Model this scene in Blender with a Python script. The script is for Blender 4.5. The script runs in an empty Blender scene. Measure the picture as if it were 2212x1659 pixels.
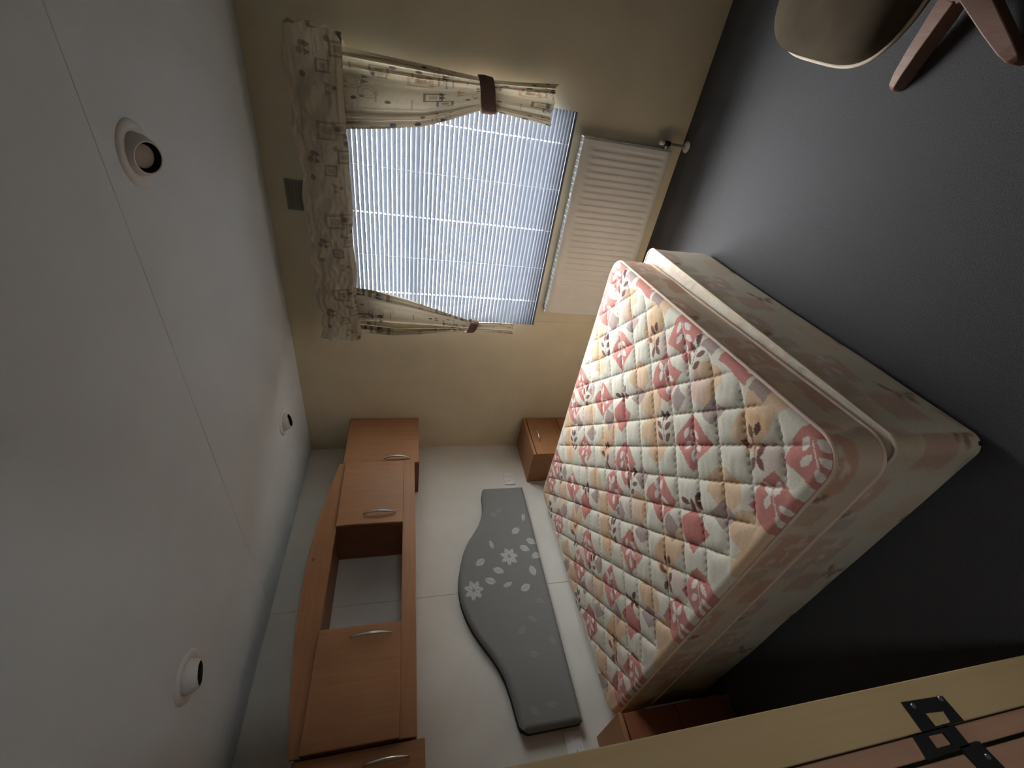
import bpy, bmesh, math, random
import numpy as np
from mathutils import Vector, Matrix, Quaternion

random.seed(7)
RNG = np.random.default_rng(7)
scene = bpy.context.scene
COL = scene.collection

# ------------------------------------------------------------------ camera
CAM_POS = (-2.4542, -2.4918, 1.4882)
AX_RIGHT = (-0.187172, -0.155021, -0.970018)
AX_DOWN = (-0.603695, 0.797141, -0.010906)
AX_FWD = (0.774932, 0.583554, -0.242788)
cam_data = bpy.data.cameras.new('camera')
cam_data.sensor_fit = 'HORIZONTAL'
cam_data.sensor_width = 36.0
cam_data.lens = 36.0 * 904.113 / 2212.0
cam_data.clip_start = 0.02
cam = bpy.data.objects.new('camera', cam_data)
COL.objects.link(cam)
m = Matrix.Identity(4)
for r in range(3):
    m[r][0] = AX_RIGHT[r]
    m[r][1] = -AX_DOWN[r]
    m[r][2] = -AX_FWD[r]
    m[r][3] = CAM_POS[r]
cam.matrix_world = m
scene.camera = cam

# ------------------------------------------------------------------ sky, daylight, exposure
world = bpy.data.worlds.new('overcast_sky')
scene.world = world
world.use_nodes = True
wn = world.node_tree.nodes
wl = world.node_tree.links
bg = wn['Background']
tc = wn.new('ShaderNodeTexCoord')
sx = wn.new('ShaderNodeSeparateXYZ')
rp = wn.new('ShaderNodeValToRGB')
wl.new(tc.outputs['Generated'], sx.inputs[0])
wl.new(sx.outputs['Z'], rp.inputs[0])
rp.color_ramp.elements[0].position = 0.0
rp.color_ramp.elements[0].color = (0.31, 0.33, 0.34, 1)
rp.color_ramp.elements[1].position = 0.95
rp.color_ramp.elements[1].color = (0.95, 0.98, 1.0, 1)
wl.new(rp.outputs[0], bg.inputs['Color'])
bg.inputs['Strength'].default_value = 26.0

portal_data = bpy.data.lights.new('window_daylight', 'AREA')
portal_data.shape = 'RECTANGLE'
portal_data.size = 1.12
portal_data.size_y = 1.42
portal_data.cycles.is_portal = True
portal = bpy.data.objects.new('window_daylight', portal_data)
COL.objects.link(portal)
portal.location = (0.11, -1.79, 1.26)
portal.rotation_euler = (0, math.radians(90), 0)   # -Z points to -X: into the room

portal2_data = bpy.data.lights.new('hall_daylight', 'AREA')
portal2_data.shape = 'RECTANGLE'
portal2_data.size = 0.38
portal2_data.size_y = 0.42
portal2_data.cycles.is_portal = True
portal2 = bpy.data.objects.new('hall_daylight', portal2_data)
COL.objects.link(portal2)
portal2.location = (-3.08, -3.83, 1.22)
portal2.rotation_euler = (math.radians(90), 0, 0)   # -Z points to +Y: into the hall

vs = scene.view_settings
scene.display_settings.display_device = 'sRGB'
vs.view_transform = 'Standard'
vs.look = 'None'
vs.gamma = 1.0
vs.use_curve_mapping = False
vs.exposure = 1.45
cy = scene.cycles
cy.max_bounces = 10
cy.diffuse_bounces = 6
cy.glossy_bounces = 3
cy.transmission_bounces = 6
cy.transparent_max_bounces = 12
cy.use_denoising = True
cy.sample_clamp_indirect = 30.0
cy.caustics_reflective = False
cy.caustics_refractive = False

# ------------------------------------------------------------------ helpers
def lin(r, g, b):
    f = lambda c: (c / 255.0 / 12.92) if c / 255.0 <= 0.04045 else ((c / 255.0 + 0.055) / 1.055) ** 2.4
    return (f(r), f(g), f(b))


class NT:
    def __init__(self, name):
        self.mat = bpy.data.materials.new(name)
        self.mat.use_nodes = True
        self.n = self.mat.node_tree.nodes
        self.l = self.mat.node_tree.links
        self.bsdf = self.n['Principled BSDF']
        self.out = self.n['Material Output']

    def node(self, t, **kw):
        nd = self.n.new(t)
        for k, v in kw.items():
            setattr(nd, k, v)
        return nd

    def link(self, a, b):
        self.l.new(a, b)


def material(name, color, rough=0.6, var=0.12, scale=20.0, bump=0.0, bump_scale=200.0, stretch=(1, 1, 1),
             metallic=0.0, spec=0.4, attr=None, translucent=0.0, sheen=0.0, detail=4.0, second=None):
    t = NT(name)
    tcn = t.node('ShaderNodeTexCoord')
    mp = t.node('ShaderNodeMapping')
    mp.inputs['Scale'].default_value = stretch
    t.link(tcn.outputs['Object'], mp.inputs['Vector'])
    nz = t.node('ShaderNodeTexNoise')
    nz.inputs['Scale'].default_value = scale
    nz.inputs['Detail'].default_value = detail
    t.link(mp.outputs[0], nz.inputs['Vector'])
    ramp = t.node('ShaderNodeMapRange')
    ramp.inputs['From Min'].default_value = 0.3
    ramp.inputs['From Max'].default_value = 0.7
    t.link(nz.outputs['Fac'], ramp.inputs['Value'])
    if attr:
        at = t.node('ShaderNodeAttribute')
        at.attribute_name = attr
        ramp.inputs['To Min'].default_value = 1.0 - var
        ramp.inputs['To Max'].default_value = 1.0 + var * 0.4
        mul = t.node('ShaderNodeVectorMath', operation='SCALE')
        t.link(at.outputs['Color'], mul.inputs[0])
        t.link(ramp.outputs[0], mul.inputs['Scale'])
        csock = mul.outputs[0]
    else:
        mix = t.node('ShaderNodeMix', data_type='RGBA')
        c1 = second if second else tuple(c * (1 - var) for c in color)
        c2 = color if second else tuple(min(1, c * (1 + var)) for c in color)
        mix.inputs['A'].default_value = (*c1, 1)
        mix.inputs['B'].default_value = (*c2, 1)
        t.link(ramp.outputs[0], mix.inputs['Factor'])
        csock = mix.outputs['Result']
    t.link(csock, t.bsdf.inputs['Base Color'])
    t.bsdf.inputs['Roughness'].default_value = rough
    t.bsdf.inputs['Metallic'].default_value = metallic
    t.bsdf.inputs['Specular IOR Level'].default_value = spec
    if sheen:
        t.bsdf.inputs['Sheen Weight'].default_value = sheen
        t.bsdf.inputs['Sheen Roughness'].default_value = 0.6
    if bump:
        bn = t.node('ShaderNodeTexNoise')
        bn.inputs['Scale'].default_value = bump_scale
        bn.inputs['Detail'].default_value = 3.0
        t.link(mp.outputs[0], bn.inputs['Vector'])
        bp_ = t.node('ShaderNodeBump')
        bp_.inputs['Strength'].default_value = bump
        bp_.inputs['Distance'].default_value = 0.004
        t.link(bn.outputs['Fac'], bp_.inputs['Height'])
        t.link(bp_.outputs[0], t.bsdf.inputs['Normal'])
    if translucent:
        tr = t.node('ShaderNodeBsdfTranslucent')
        t.link(csock, tr.inputs['Color'])
        ms = t.node('ShaderNodeMixShader')
        ms.inputs[0].default_value = translucent
        t.link(t.bsdf.outputs[0], ms.inputs[1])
        t.link(tr.outputs[0], ms.inputs[2])
        t.link(ms.outputs[0], t.out.inputs['Surface'])
    return t.mat


def wood(name, color, dark, axis='Z', scale=6.0, rough=0.45, ring=0.35, spec=0.35):
    t = NT(name)
    tcn = t.node('ShaderNodeTexCoord')
    mp = t.node('ShaderNodeMapping')
    st = {'X': (0.6, 14, 14), 'Y': (14, 0.6, 14), 'Z': (14, 14, 0.6)}[axis]
    mp.inputs['Scale'].default_value = st
    t.link(tcn.outputs['Object'], mp.inputs['Vector'])
    nz = t.node('ShaderNodeTexNoise')
    nz.inputs['Scale'].default_value = scale
    nz.inputs['Detail'].default_value = 6.0
    nz.inputs['Distortion'].default_value = 0.6
    t.link(mp.outputs[0], nz.inputs['Vector'])
    nz2 = t.node('ShaderNodeTexNoise')
    nz2.inputs['Scale'].default_value = 3.0
    t.link(tcn.outputs['Object'], nz2.inputs['Vector'])
    add = t.node('ShaderNodeMath', operation='ADD')
    t.link(nz.outputs['Fac'], add.inputs[0])
    t.link(nz2.outputs['Fac'], add.inputs[1])
    mr = t.node('ShaderNodeMapRange')
    mr.inputs['From Min'].default_value = 0.7
    mr.inputs['From Max'].default_value = 1.3
    t.link(add.outputs[0], mr.inputs['Value'])
    mix = t.node('ShaderNodeMix', data_type='RGBA')
    mix.inputs['A'].default_value = (*dark, 1)
    mix.inputs['B'].default_value = (*color, 1)
    t.link(mr.outputs[0], mix.inputs['Factor'])
    t.link(mix.outputs['Result'], t.bsdf.inputs['Base Color'])
    t.bsdf.inputs['Roughness'].default_value = rough
    t.bsdf.inputs['Specular IOR Level'].default_value = spec
    b = t.node('ShaderNodeBump')
    b.inputs['Strength'].default_value = 0.08
    b.inputs['Distance'].default_value = 0.002
    t.link(nz.outputs['Fac'], b.inputs['Height'])
    t.link(b.outputs[0], t.bsdf.inputs['Normal'])
    return t.mat


def setup(o, label=None, cat=None, group=None, kind=None):
    if label: o['label'] = label
    if cat: o['category'] = cat
    if group: o['group'] = group
    if kind: o['kind'] = kind
    return o


def add_obj(name, me, mat=None, parent=None, smooth=False):
    if mat is not None:
        me.materials.append(mat)
    o = bpy.data.objects.new(name, me)
    COL.objects.link(o)
    if parent is not None:
        o.parent = parent
        o.matrix_parent_inverse = Matrix.Translation(-Vector(world_loc(parent)))
    if smooth:
        me.polygons.foreach_set('use_smooth', [True] * len(me.polygons))
    return o


def world_loc(o):
    return o['_wl'] if '_wl' in o else (0, 0, 0)


def thing(name, loc, label, cat, group=None, kind=None):
    o = bpy.data.objects.new(name, None)
    o.empty_display_size = 0.1
    COL.objects.link(o)
    o.location = loc
    o['_wl'] = tuple(loc)
    setup(o, label, cat, group, kind)
    return o


class MB:
    """collects boxes, prisms, tubes and sheets in world coordinates and links them as one mesh"""
    def __init__(self):
        self.bm = bmesh.new()

    def box(self, x0, x1, y0, y1, z0, z1, bevel=0.0, seg=2, mat=None):
        vs_ = [self.bm.verts.new((x, y, z)) for x in (x0, x1) for y in (y0, y1) for z in (z0, z1)]
        q = [(0, 1, 3, 2), (4, 6, 7, 5), (0, 4, 5, 1), (2, 3, 7, 6), (0, 2, 6, 4), (1, 5, 7, 3)]
        fs = [self.bm.faces.new([vs_[i] for i in f]) for f in q]
        if mat is not None:
            for v in vs_:
                v.co = mat @ v.co
        if bevel:
            es = list({e for f in fs for e in f.edges})
            bmesh.ops.bevel(self.bm, geom=es, offset=bevel, segments=seg, affect='EDGES', profile=0.5)
        return self

    def prism(self, pts, vec, bevel=0.0):
        """extrude the closed polygon pts (3-D points) along vec"""
        v0 = [self.bm.verts.new(p) for p in pts]
        v1 = [self.bm.verts.new(Vector(p) + Vector(vec)) for p in pts]
        n = len(pts)
        fs = [self.bm.faces.new(v0), self.bm.faces.new(list(reversed(v1)))]
        for i in range(n):
            fs.append(self.bm.faces.new([v0[i], v1[i], v1[(i + 1) % n], v0[(i + 1) % n]]))
        if bevel:
            es = [e for e in {e for f in fs[:2] for e in f.edges}]
            bmesh.ops.bevel(self.bm, geom=es, offset=bevel, segments=2, affect='EDGES', profile=0.5)
        return self

    def ring_plate(self, outer, inner, vec):
        """plate with a hole: outer and inner polygons of the same length, extruded along vec"""
        n = len(outer)
        vec = Vector(vec)
        o0 = [self.bm.verts.new(p) for p in outer]
        i0 = [self.bm.verts.new(p) for p in inner]
        o1 = [self.bm.verts.new(Vector(p) + vec) for p in outer]
        i1 = [self.bm.verts.new(Vector(p) + vec) for p in inner]
        for k in range(n):
            j = (k + 1) % n
            self.bm.faces.new([o0[k], o0[j], i0[j], i0[k]])
            self.bm.faces.new([o1[j], o1[k], i1[k], i1[j]])
            self.bm.faces.new([o0[j], o0[k], o1[k], o1[j]])
            self.bm.faces.new([i0[k], i0[j], i1[j], i1[k]])
        return self

    def tube(self, pts, r, seg=10, cap=True):
        pts = [Vector(p) for p in pts]
        n = len(pts)
        rs = r if isinstance(r, (list, tuple)) else [r] * n
        rings = []
        ref = None
        for i, p in enumerate(pts):
            d = (pts[min(i + 1, n - 1)] - pts[max(i - 1, 0)]).normalized()
            if ref is None:
                ref = Vector((0, 0, 1)) if abs(d.z) < 0.9 else Vector((1, 0, 0))
            a = (ref - d * ref.dot(d)).normalized()
            ref = a
            b = d.cross(a)
            rings.append([self.bm.verts.new(p + (a * math.cos(2 * math.pi * k / seg) + b * math.sin(2 * math.pi * k / seg)) * rs[i]) for k in range(seg)])
        for i in range(n - 1):
            for k in range(seg):
                j = (k + 1) % seg
                self.bm.faces.new([rings[i][k], rings[i][j], rings[i + 1][j], rings[i + 1][k]])
        if cap:
            self.bm.faces.new(list(reversed(rings[0])))
            self.bm.faces.new(rings[-1])
        return self

    def loop_tube(self, pts, r, seg=8):
        pts = [Vector(p) for p in pts]
        n = len(pts)
        rings = []
        for i, p in enumerate(pts):
            d = (pts[(i + 1) % n] - pts[i - 1]).normalized()
            a = Vector((0, 0, 1))
            a = (a - d * a.dot(d)).normalized()
            b = d.cross(a)
            rings.append([self.bm.verts.new(p + (a * math.cos(2 * math.pi * k / seg) + b * math.sin(2 * math.pi * k / seg)) * r) for k in range(seg)])
        for i in range(n):
            for k in range(seg):
                j = (k + 1) % seg
                self.bm.faces.new([rings[i][k], rings[i][j], rings[(i + 1) % n][j], rings[(i + 1) % n][k]])
        return self

    def lathe(self, prof, origin, axis=(0, 0, 1), seg=40):
        """profile points (r, h) turned about axis"""
        q = Vector((0, 0, 1)).rotation_difference(Vector(axis).normalized())
        o = Vector(origin)
        rings = []
        for r, h in prof:
            if r < 1e-6:
                rings.append([self.bm.verts.new(o + q @ Vector((0, 0, h)))])
            else:
                rings.append([self.bm.verts.new(o + q @ Vector((r * math.cos(2 * math.pi * k / seg), r * math.sin(2 * math.pi * k / seg), h))) for k in range(seg)])
        for a, b in zip(rings[:-1], rings[1:]):
            for k in range(seg):
                j = (k + 1) % seg
                if len(a) == 1 and len(b) == 1: continue
                if len(a) == 1: self.bm.faces.new([a[0], b[j], b[k]])
                elif len(b) == 1: self.bm.faces.new([a[k], a[j], b[0]])
                else: self.bm.faces.new([a[k], a[j], b[j], b[k]])
        return self

    def build(self, name, mat, parent=None, smooth=False, angle=None):
        bmesh.ops.recalc_face_normals(self.bm, faces=self.bm.faces)
        me = bpy.data.meshes.new(name)
        self.bm.to_mesh(me)
        self.bm.free()
        o = add_obj(name, me, mat, parent, smooth)
        if angle and smooth:
            try:
                me.set_sharp_from_angle(angle=math.radians(angle))
            except Exception:
                pass
        return o


def grid_mesh(name, P, col=None, mat=None, parent=None, wrap_u=False, smooth=True):
    """P: array (nu, nv, 3) of points, col: (nu, nv, 3) linear colours"""
    nu, nv = P.shape[:2]
    idx = np.arange(nu * nv).reshape(nu, nv)
    if wrap_u:
        a = idx; b = np.roll(idx, -1, 0)
        q = np.stack([a[:, :-1], b[:, :-1], b[:, 1:], a[:, 1:]], -1).reshape(-1, 4)
    else:
        q = np.stack([idx[:-1, :-1], idx[1:, :-1], idx[1:, 1:], idx[:-1, 1:]], -1).reshape(-1, 4)
    me = bpy.data.meshes.new(name)
    me.vertices.add(nu * nv)
    me.vertices.foreach_set('co', P.reshape(-1).astype(np.float32))
    me.loops.add(q.size)
    me.loops.foreach_set('vertex_index', q.reshape(-1).astype(np.int32))
    me.polygons.add(len(q))
    me.polygons.foreach_set('loop_start', np.arange(0, q.size, 4, dtype=np.int32))
    me.polygons.foreach_set('loop_total', np.full(len(q), 4, dtype=np.int32))
    me.update(calc_edges=True)
    if col is not None:
        at = me.color_attributes.new('Col', 'FLOAT_COLOR', 'POINT')
        c4 = np.ones((nu * nv, 4), np.float32)
        c4[:, :3] = col.reshape(-1, 3)
        at.data.foreach_set('color', c4.reshape(-1))
    me.validate()
    return add_obj(name, me, mat, parent, smooth)


def smoothnoise(x, y, seed=0, f=1.0):
    r = np.random.default_rng(seed)
    out = 0
    for k in range(7):
        a = r.uniform(0, 2 * np.pi)
        ff = f * r.uniform(0.6, 1.7)
        out = out + np.sin((x * np.cos(a) + y * np.sin(a)) * ff * 2 * np.pi + r.uniform(0, 6.28))
    return out / 7


# ------------------------------------------------------------------ materials
M = {}
M['wall'] = material('cream_wallboard', (0.76, 0.685, 0.51), rough=0.75, var=0.05, scale=5, bump=0.05, bump_scale=120, spec=0.2)
M['wall_back'] = material('pale_wallboard', (0.69, 0.665, 0.605), rough=0.7, var=0.05, scale=5, bump=0.05, bump_scale=120, spec=0.2)
M['ceiling'] = material('white_ceiling_board', (0.72, 0.78, 0.82), rough=0.8, var=0.03, scale=4, bump=0.05, bump_scale=160, spec=0.15)
M['carpet'] = material('grey_carpet', (0.060, 0.058, 0.060), rough=0.95, var=0.22, scale=260, bump=0.6, bump_scale=420, spec=0.05, sheen=0.15)
M['hall'] = material('dark_unseen_wall', (0.22, 0.18, 0.13), rough=0.8, var=0.05)  # unseen walls, coloured dark to cut bounced light in the room
M['wood'] = wood('orange_beech_laminate', (0.42, 0.21, 0.10), (0.33, 0.155, 0.07), 'Z')
M['wood_x'] = wood('orange_beech_laminate_long', (0.42, 0.21, 0.10), (0.33, 0.155, 0.07), 'X')
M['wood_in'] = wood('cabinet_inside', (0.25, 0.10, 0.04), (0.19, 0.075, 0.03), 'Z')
M['wood_dark'] = wood('reddish_drawer_front', (0.30, 0.105, 0.05), (0.23, 0.08, 0.038), 'X')
M['chrome'] = material('satin_chrome', (0.72, 0.70, 0.68), rough=0.28, metallic=1.0, var=0.03)
M['white_metal'] = material('white_enamel', (0.74, 0.72, 0.675), rough=0.45, var=0.03, scale=6)
M['white_plastic'] = material('white_plastic', (0.74, 0.73, 0.71), rough=0.45, var=0.03)
M['upvc'] = material('white_upvc', (0.78, 0.79, 0.80), rough=0.4, var=0.02)
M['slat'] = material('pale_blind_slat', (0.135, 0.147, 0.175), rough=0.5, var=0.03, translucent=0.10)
M['cord'] = material('white_cord', (0.85, 0.85, 0.85), rough=0.7, var=0.02, translucent=0.2)
M['black'] = material('black_plastic', (0.012, 0.012, 0.012), rough=0.6, var=0.05)
M['iron'] = material('black_iron', (0.014, 0.013, 0.013), rough=0.5, var=0.15, scale=90, bump=0.1)
M['steel'] = material('grey_screw', (0.22, 0.22, 0.24), rough=0.4, metallic=0.7, var=0.05)
M['tan'] = wood('pale_tan_paint_wood', (0.52, 0.37, 0.19), (0.47, 0.325, 0.16), 'Z', rough=0.6, scale=4)
M['pink_wood'] = wood('pinkish_door_wood', (0.44, 0.25, 0.16), (0.38, 0.21, 0.13), 'Z', rough=0.6)
M['chair_wood'] = wood('reddish_base_wood', (0.19, 0.105, 0.075), (0.13, 0.066, 0.048), 'X', rough=0.5)
M['grey_trim'] = material('pale_grey_edging', (0.40, 0.41, 0.43), rough=0.6, var=0.05)
M['vent'] = material('greenish_grey_vent', (0.24, 0.235, 0.18), rough=0.6, var=0.05)
M['print'] = material('printed_bed_fabric', (1, 1, 1), rough=0.85, attr='Col', var=0.10, scale=160, bump=0.18, bump_scale=500, spec=0.15, sheen=0.1)
M['piping'] = material('peach_piping', (0.70, 0.52, 0.41), rough=0.8, var=0.08)
M['piping_cream'] = material('cream_piping', (0.70, 0.58, 0.44), rough=0.8, var=0.08)
M['curtain'] = material('printed_curtain_cotton', (1, 1, 1), rough=0.85, attr='Col', var=0.10, scale=120, bump=0.15, bump_scale=500, spec=0.1, translucent=0.17)
M['valance'] = material('printed_valance_cotton', (1, 1, 1), rough=0.85, attr='Col', var=0.10, scale=120, bump=0.15, bump_scale=500, spec=0.1, translucent=0.12)
M['tie'] = material('brown_tieback', (0.16, 0.10, 0.075), rough=0.85, var=0.15, scale=80)
M['headboard'] = material('grey_headboard_fabric', (1, 1, 1), rough=0.9, attr='Col', var=0.12, scale=180, bump=0.25, bump_scale=450, spec=0.1, sheen=0.1)
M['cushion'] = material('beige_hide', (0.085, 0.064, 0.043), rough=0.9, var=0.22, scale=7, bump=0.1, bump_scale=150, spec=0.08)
M['lamp'] = material('beige_lamp_face', (0.42, 0.36, 0.30), rough=0.35, var=0.05)
M['gravel'] = material('pale_gravel_ground', (0.50, 0.50, 0.47), rough=0.95, var=0.2, scale=3)
M['hedge'] = material('hedge_leaves', (0.05, 0.10, 0.035), rough=0.8, var=0.5, scale=8)

g = NT('window_glass')
tr = g.node('ShaderNodeBsdfTransparent'); gl = g.node('ShaderNodeBsdfGlossy'); gl.inputs['Roughness'].default_value = 0.02
lw = g.node('ShaderNodeLayerWeight'); lw.inputs['Blend'].default_value = 0.5
pw = g.node('ShaderNodeMath', operation='POWER'); pw.inputs[1].default_value = 5.0
fr = g.node('ShaderNodeMapRange'); fr.inputs['To Min'].default_value = 0.04; fr.inputs['To Max'].default_value = 0.9
g.link(lw.outputs['Facing'], pw.inputs[0]); g.link(pw.outputs[0], fr.inputs['Value'])
mx = g.node('ShaderNodeMixShader')
g.link(fr.outputs[0], mx.inputs[0]); g.link(tr.outputs[0], mx.inputs[1]); g.link(gl.outputs[0], mx.inputs[2])
g.link(mx.outputs[0], g.out.inputs['Surface'])
M['glass'] = g.mat

# ------------------------------------------------------------------ the room
H = 2.188
XL = -2.335          # room face of the partition on the left
YF = -3.75           # wall behind the photographer's side
S = dict(kind='structure')


def struct(o):
    o['kind'] = 'structure'
    return o


struct(MB().box(-4.26, 0.1, YF - 0.06, 0.08, -0.08, 0.0).build('floor', M['carpet']))
ceil = struct(MB().box(-4.26, 0.1, YF - 0.06, 0.08, H + 0.012, H + 0.08).build('ceiling', M['ceiling']))
MB().box(-1.1955, 0.0, YF, 0.0, H, H + 0.011, 0.0015, 1).build('ceiling_panel', M['ceiling'], ceil)
MB().box(-2.4145, -1.1975, YF, 0.0, H, H + 0.011, 0.0015, 1).build('ceiling_panel', M['ceiling'], ceil)
MB().box(-4.2, -2.4185, YF, 0.0, H, H + 0.011, 0.0015, 1).build('ceiling_panel', M['ceiling'], ceil)
MB().box(-1.1974, -1.1956, YF, 0.0, H + 0.0015, H + 0.010).build('joint_strip', M['ceiling'], ceil)

wb = struct(MB().box(-4.2, 0.1, 0.009, 0.08, -0.08, H + 0.0119).build('wall_back', M['wall_back']))
MB().box(-1.2192, 0.0, 0.0, 0.0085, 0.0, H, 0.0012, 1).build('wall_panel', M['wall_back'], wb)
MB().box(XL, -1.2208, 0.0, 0.0085, 0.0, H, 0.0012, 1).build('wall_panel', M['wall_back'], wb)

# window wall with its opening
WY0, WY1, WZ0, WZ1 = -2.442, -1.140, 0.705, 1.80
w = MB()
w.box(0.0, 0.10, YF, WY0, -0.08, H + 0.0119)
w.box(0.0, 0.10, WY1, 0.009, -0.08, H + 0.0119)
w.box(0.0, 0.10, WY0, WY1, -0.08, WZ0)
w.box(0.0, 0.10, WY0, WY1, WZ1, H + 0.0119)
w.box(0.0, 0.10, WY0, -2.392, WZ0, 0.835)  # added infill block, stops raw sky showing past the blind's lower end
w.box(0.0, 0.10, -1.190, WY1, WZ0, 0.835)  # same added sky-blocking infill at the other lower corner
wr = struct(w.build('wall_right', M['wall']))
MB().box(-0.004, 0.0, -1.186, -1.168, 0.0, 0.64, 0.0015, 1).build('cover_strip', M['wall'], wr)

# left partition with the doorway the photo is taken through
w = MB()
w.box(-2.415, XL, -1.70, 0.0, 0.0, H)
w.box(-2.415, XL, YF, -2.70, 0.0, H)
w.box(-2.415, XL, -2.70, -1.70, 2.02, H)
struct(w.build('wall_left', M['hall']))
w = MB()
w.box(-4.26, -4.2, YF, 0.08, -0.08, H + 0.0119)
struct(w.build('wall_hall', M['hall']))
# wall behind the photographer, with the small hall window in it
HX0, HX1, HZ0, HZ1 = -3.26, -2.90, 1.00, 1.47
w = MB()
w.box(-4.2, HX0, YF - 0.06, YF, -0.08, H + 0.0119)
w.box(HX1, 0.1, YF - 0.06, YF, -0.08, H + 0.0119)
w.box(HX0, HX1, YF - 0.06, YF, -0.08, HZ0)
w.box(HX0, HX1, YF - 0.06, YF, HZ1, H + 0.0119)
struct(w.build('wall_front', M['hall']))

# door lining, stop and the door standing open into the hall, with its pierced black hinge
trim = struct(MB().box(-2.390, -2.321, -1.712, -1.700, 0.0, 2.02, 0.002, 2).build('trim_1', M['tan']))
MB().box(-2.421, -2.3925, -1.710, -1.700, 0.0, 2.02, 0.002, 2).build('door_stop', M['pink_wood'], trim)
door = struct(MB().box(-3.16, -2.4265, -1.709, -1.672, 0.012, 2.0, 0.002, 2).build('door_1', M['pink_wood']))
yh = -1.7145
hg = MB()
P3 = lambda x, z: (x, yh, z)
hg.ring_plate([P3(-2.349, .630), P3(-2.353, .535), P3(-2.3905, .533), P3(-2.3905, .632)],
              [P3(-2.3695, .599), P3(-2.3725, .557), P3(-2.3885, .561), P3(-2.3885, .599)], (0, 0.0025, 0))
hinge = hg.build('hinge', M['iron'], door)
MB().ring_plate([P3(-2.3925, .656), P3(-2.3925, .561), P3(-2.420, .561), P3(-2.4235, .662)],
                [P3(-2.397, .628), P3(-2.398, .593), P3(-2.414, .593), P3(-2.414, .629)], (0, 0.0025, 0)).build('hinge_leaf', M['iron'], hinge)
MB().prism([P3(-2.418, .584), P3(-2.418, .537), P3(-2.452, .530), P3(-2.52, .53), P3(-2.52, .578), P3(-2.444, .578)], (0, 0.004, 0)).build('hinge_strap', M['iron'], hinge)
for x, z in ((-2.356, .544), (-2.357, .612), (-2.437, .545)):
    MB().lathe([(0, 0.002), (0.0035, 0.0018), (0.0045, 0.0)], (x, yh, z), (0, -1, 0), 12).build('screw', M['steel'], hinge)

# small hall window behind the photographer
w2 = struct(thing('window_2', (-3.08, YF - 0.03, HZ0), 'small hall window', None))
f = MB()
f.box(HX0, HX0 + 0.035, YF - 0.05, YF - 0.01, HZ0, HZ1, 0.003)
f.box(HX1 - 0.035, HX1, YF - 0.05, YF - 0.01, HZ0, HZ1, 0.003)
f.box(HX0 + 0.035, HX1 - 0.035, YF - 0.05, YF - 0.01, HZ0, HZ0 + 0.035, 0.003)
f.box(HX0 + 0.035, HX1 - 0.035, YF - 0.05, YF - 0.01, HZ1 - 0.035, HZ1, 0.003)
f.build('window_frame', M['upvc'], w2)
MB().box(HX0 + 0.035, HX1 - 0.035, YF - 0.032, YF - 0.028, HZ0 + 0.035, HZ1 - 0.035).build('pane', M['glass'], w2)

# ------------------------------------------------------------------ window
win = struct(thing('window_1', (0.06, -1.79, WZ0), 'white framed window behind the pale blind', None))
f = MB()
f.box(0.045, 0.095, WY0, WY0 + 0.03, 0.835, WZ1, 0.004)
f.box(0.045, 0.095, WY1 - 0.03, WY1, 0.835, WZ1, 0.004)
f.box(0.045, 0.095, -2.392, -1.190, WZ0, WZ0 + 0.03, 0.004)
f.box(0.045, 0.095, WY0 + 0.03, WY1 - 0.03, WZ1 - 0.03, WZ1, 0.004)
f.build('window_frame', M['upvc'], win)
MB().box(0.05, 0.09, WY0 + 0.03, WY1 - 0.03, 1.43, 1.465, 0.003).build('transom', M['upvc'], win)
MB().box(0.068, 0.072, -2.392, -1.190, WZ0 + 0.03, 0.835).box(0.068, 0.072, WY0 + 0.03, WY1 - 0.03, 0.835, 1.43).build('pane', M['glass'], win)
MB().box(0.068, 0.072, WY0 + 0.03, WY1 - 0.03, 1.465, WZ1 - 0.03).build('pane', M['glass'], win)
MB().box(0.0, 0.045, -2.390, -1.192, WZ0, WZ0 + 0.012, 0.003).build('window_sill', M['upvc'], win)

# outside: pale ground and a hedge
struct(MB().box(0.12, 40, -30, 30, -0.75, -0.65).build('ground', M['gravel']))

# ------------------------------------------------------------------ venetian blind
BY0, BY1 = -2.404, -1.178
blind = thing('venetian_blind', (-0.035, -1.79, 0.66), 'pale grey slatted venetian blind lowered over the window', 'blind')
cords = (-2.256, -1.804, -1.352)
faint = (-2.032, -1.578)
SW = 0.0228


def slat_mesh(tilt):
    bm = bmesh.new()
    L = (BY1 - BY0)
    ys = [0.0]
    hol = []
    for c in cords:
        a = c - BY0 - 0.0022; b = c - BY0 + 0.0022
        ys += [a, b]; hol.append((a, b))
    ys.append(L)
    # across the slat: 7 points, gently crowned
    ws = [-0.5, -0.42, -0.26, 0.12, 0.30, 0.42, 0.5]
    ca, sa = math.cos(tilt), math.sin(tilt)
    grid = []
    for y in ys:
        row = []
        for wv in ws:
            s = wv * SW
            h = 0.0022 * (1 - (2 * wv) ** 2)
            # inner edge (towards the room, -x) hangs lower: wv = +0.5
            x = -s * ca - h * sa
            z = -s * sa + h * ca
            row.append(bm.verts.new((x, y - L / 2, z)))
        grid.append(row)
    for i in range(len(ys) - 1):
        for k in range(len(ws) - 1):
            if any(abs(ys[i] - a) < 1e-6 and abs(ys[i + 1] - b) < 1e-6 for a, b in hol) and k == 2:
                continue
            bm.faces.new([grid[i][k], grid[i + 1][k], grid[i + 1][k + 1], grid[i][k + 1]])
    me = bpy.data.meshes.new('slat')
    bm.to_mesh(me); bm.free()
    me.materials.append(M['slat'])
    me.polygons.foreach_set('use_smooth', [True] * len(me.polygons))
    return me


SLAT_TILT = math.radians(66)
me_open = slat_mesh(SLAT_TILT)
me_flat = slat_mesh(math.radians(54))
ymid = (BY0 + BY1) / 2


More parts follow.
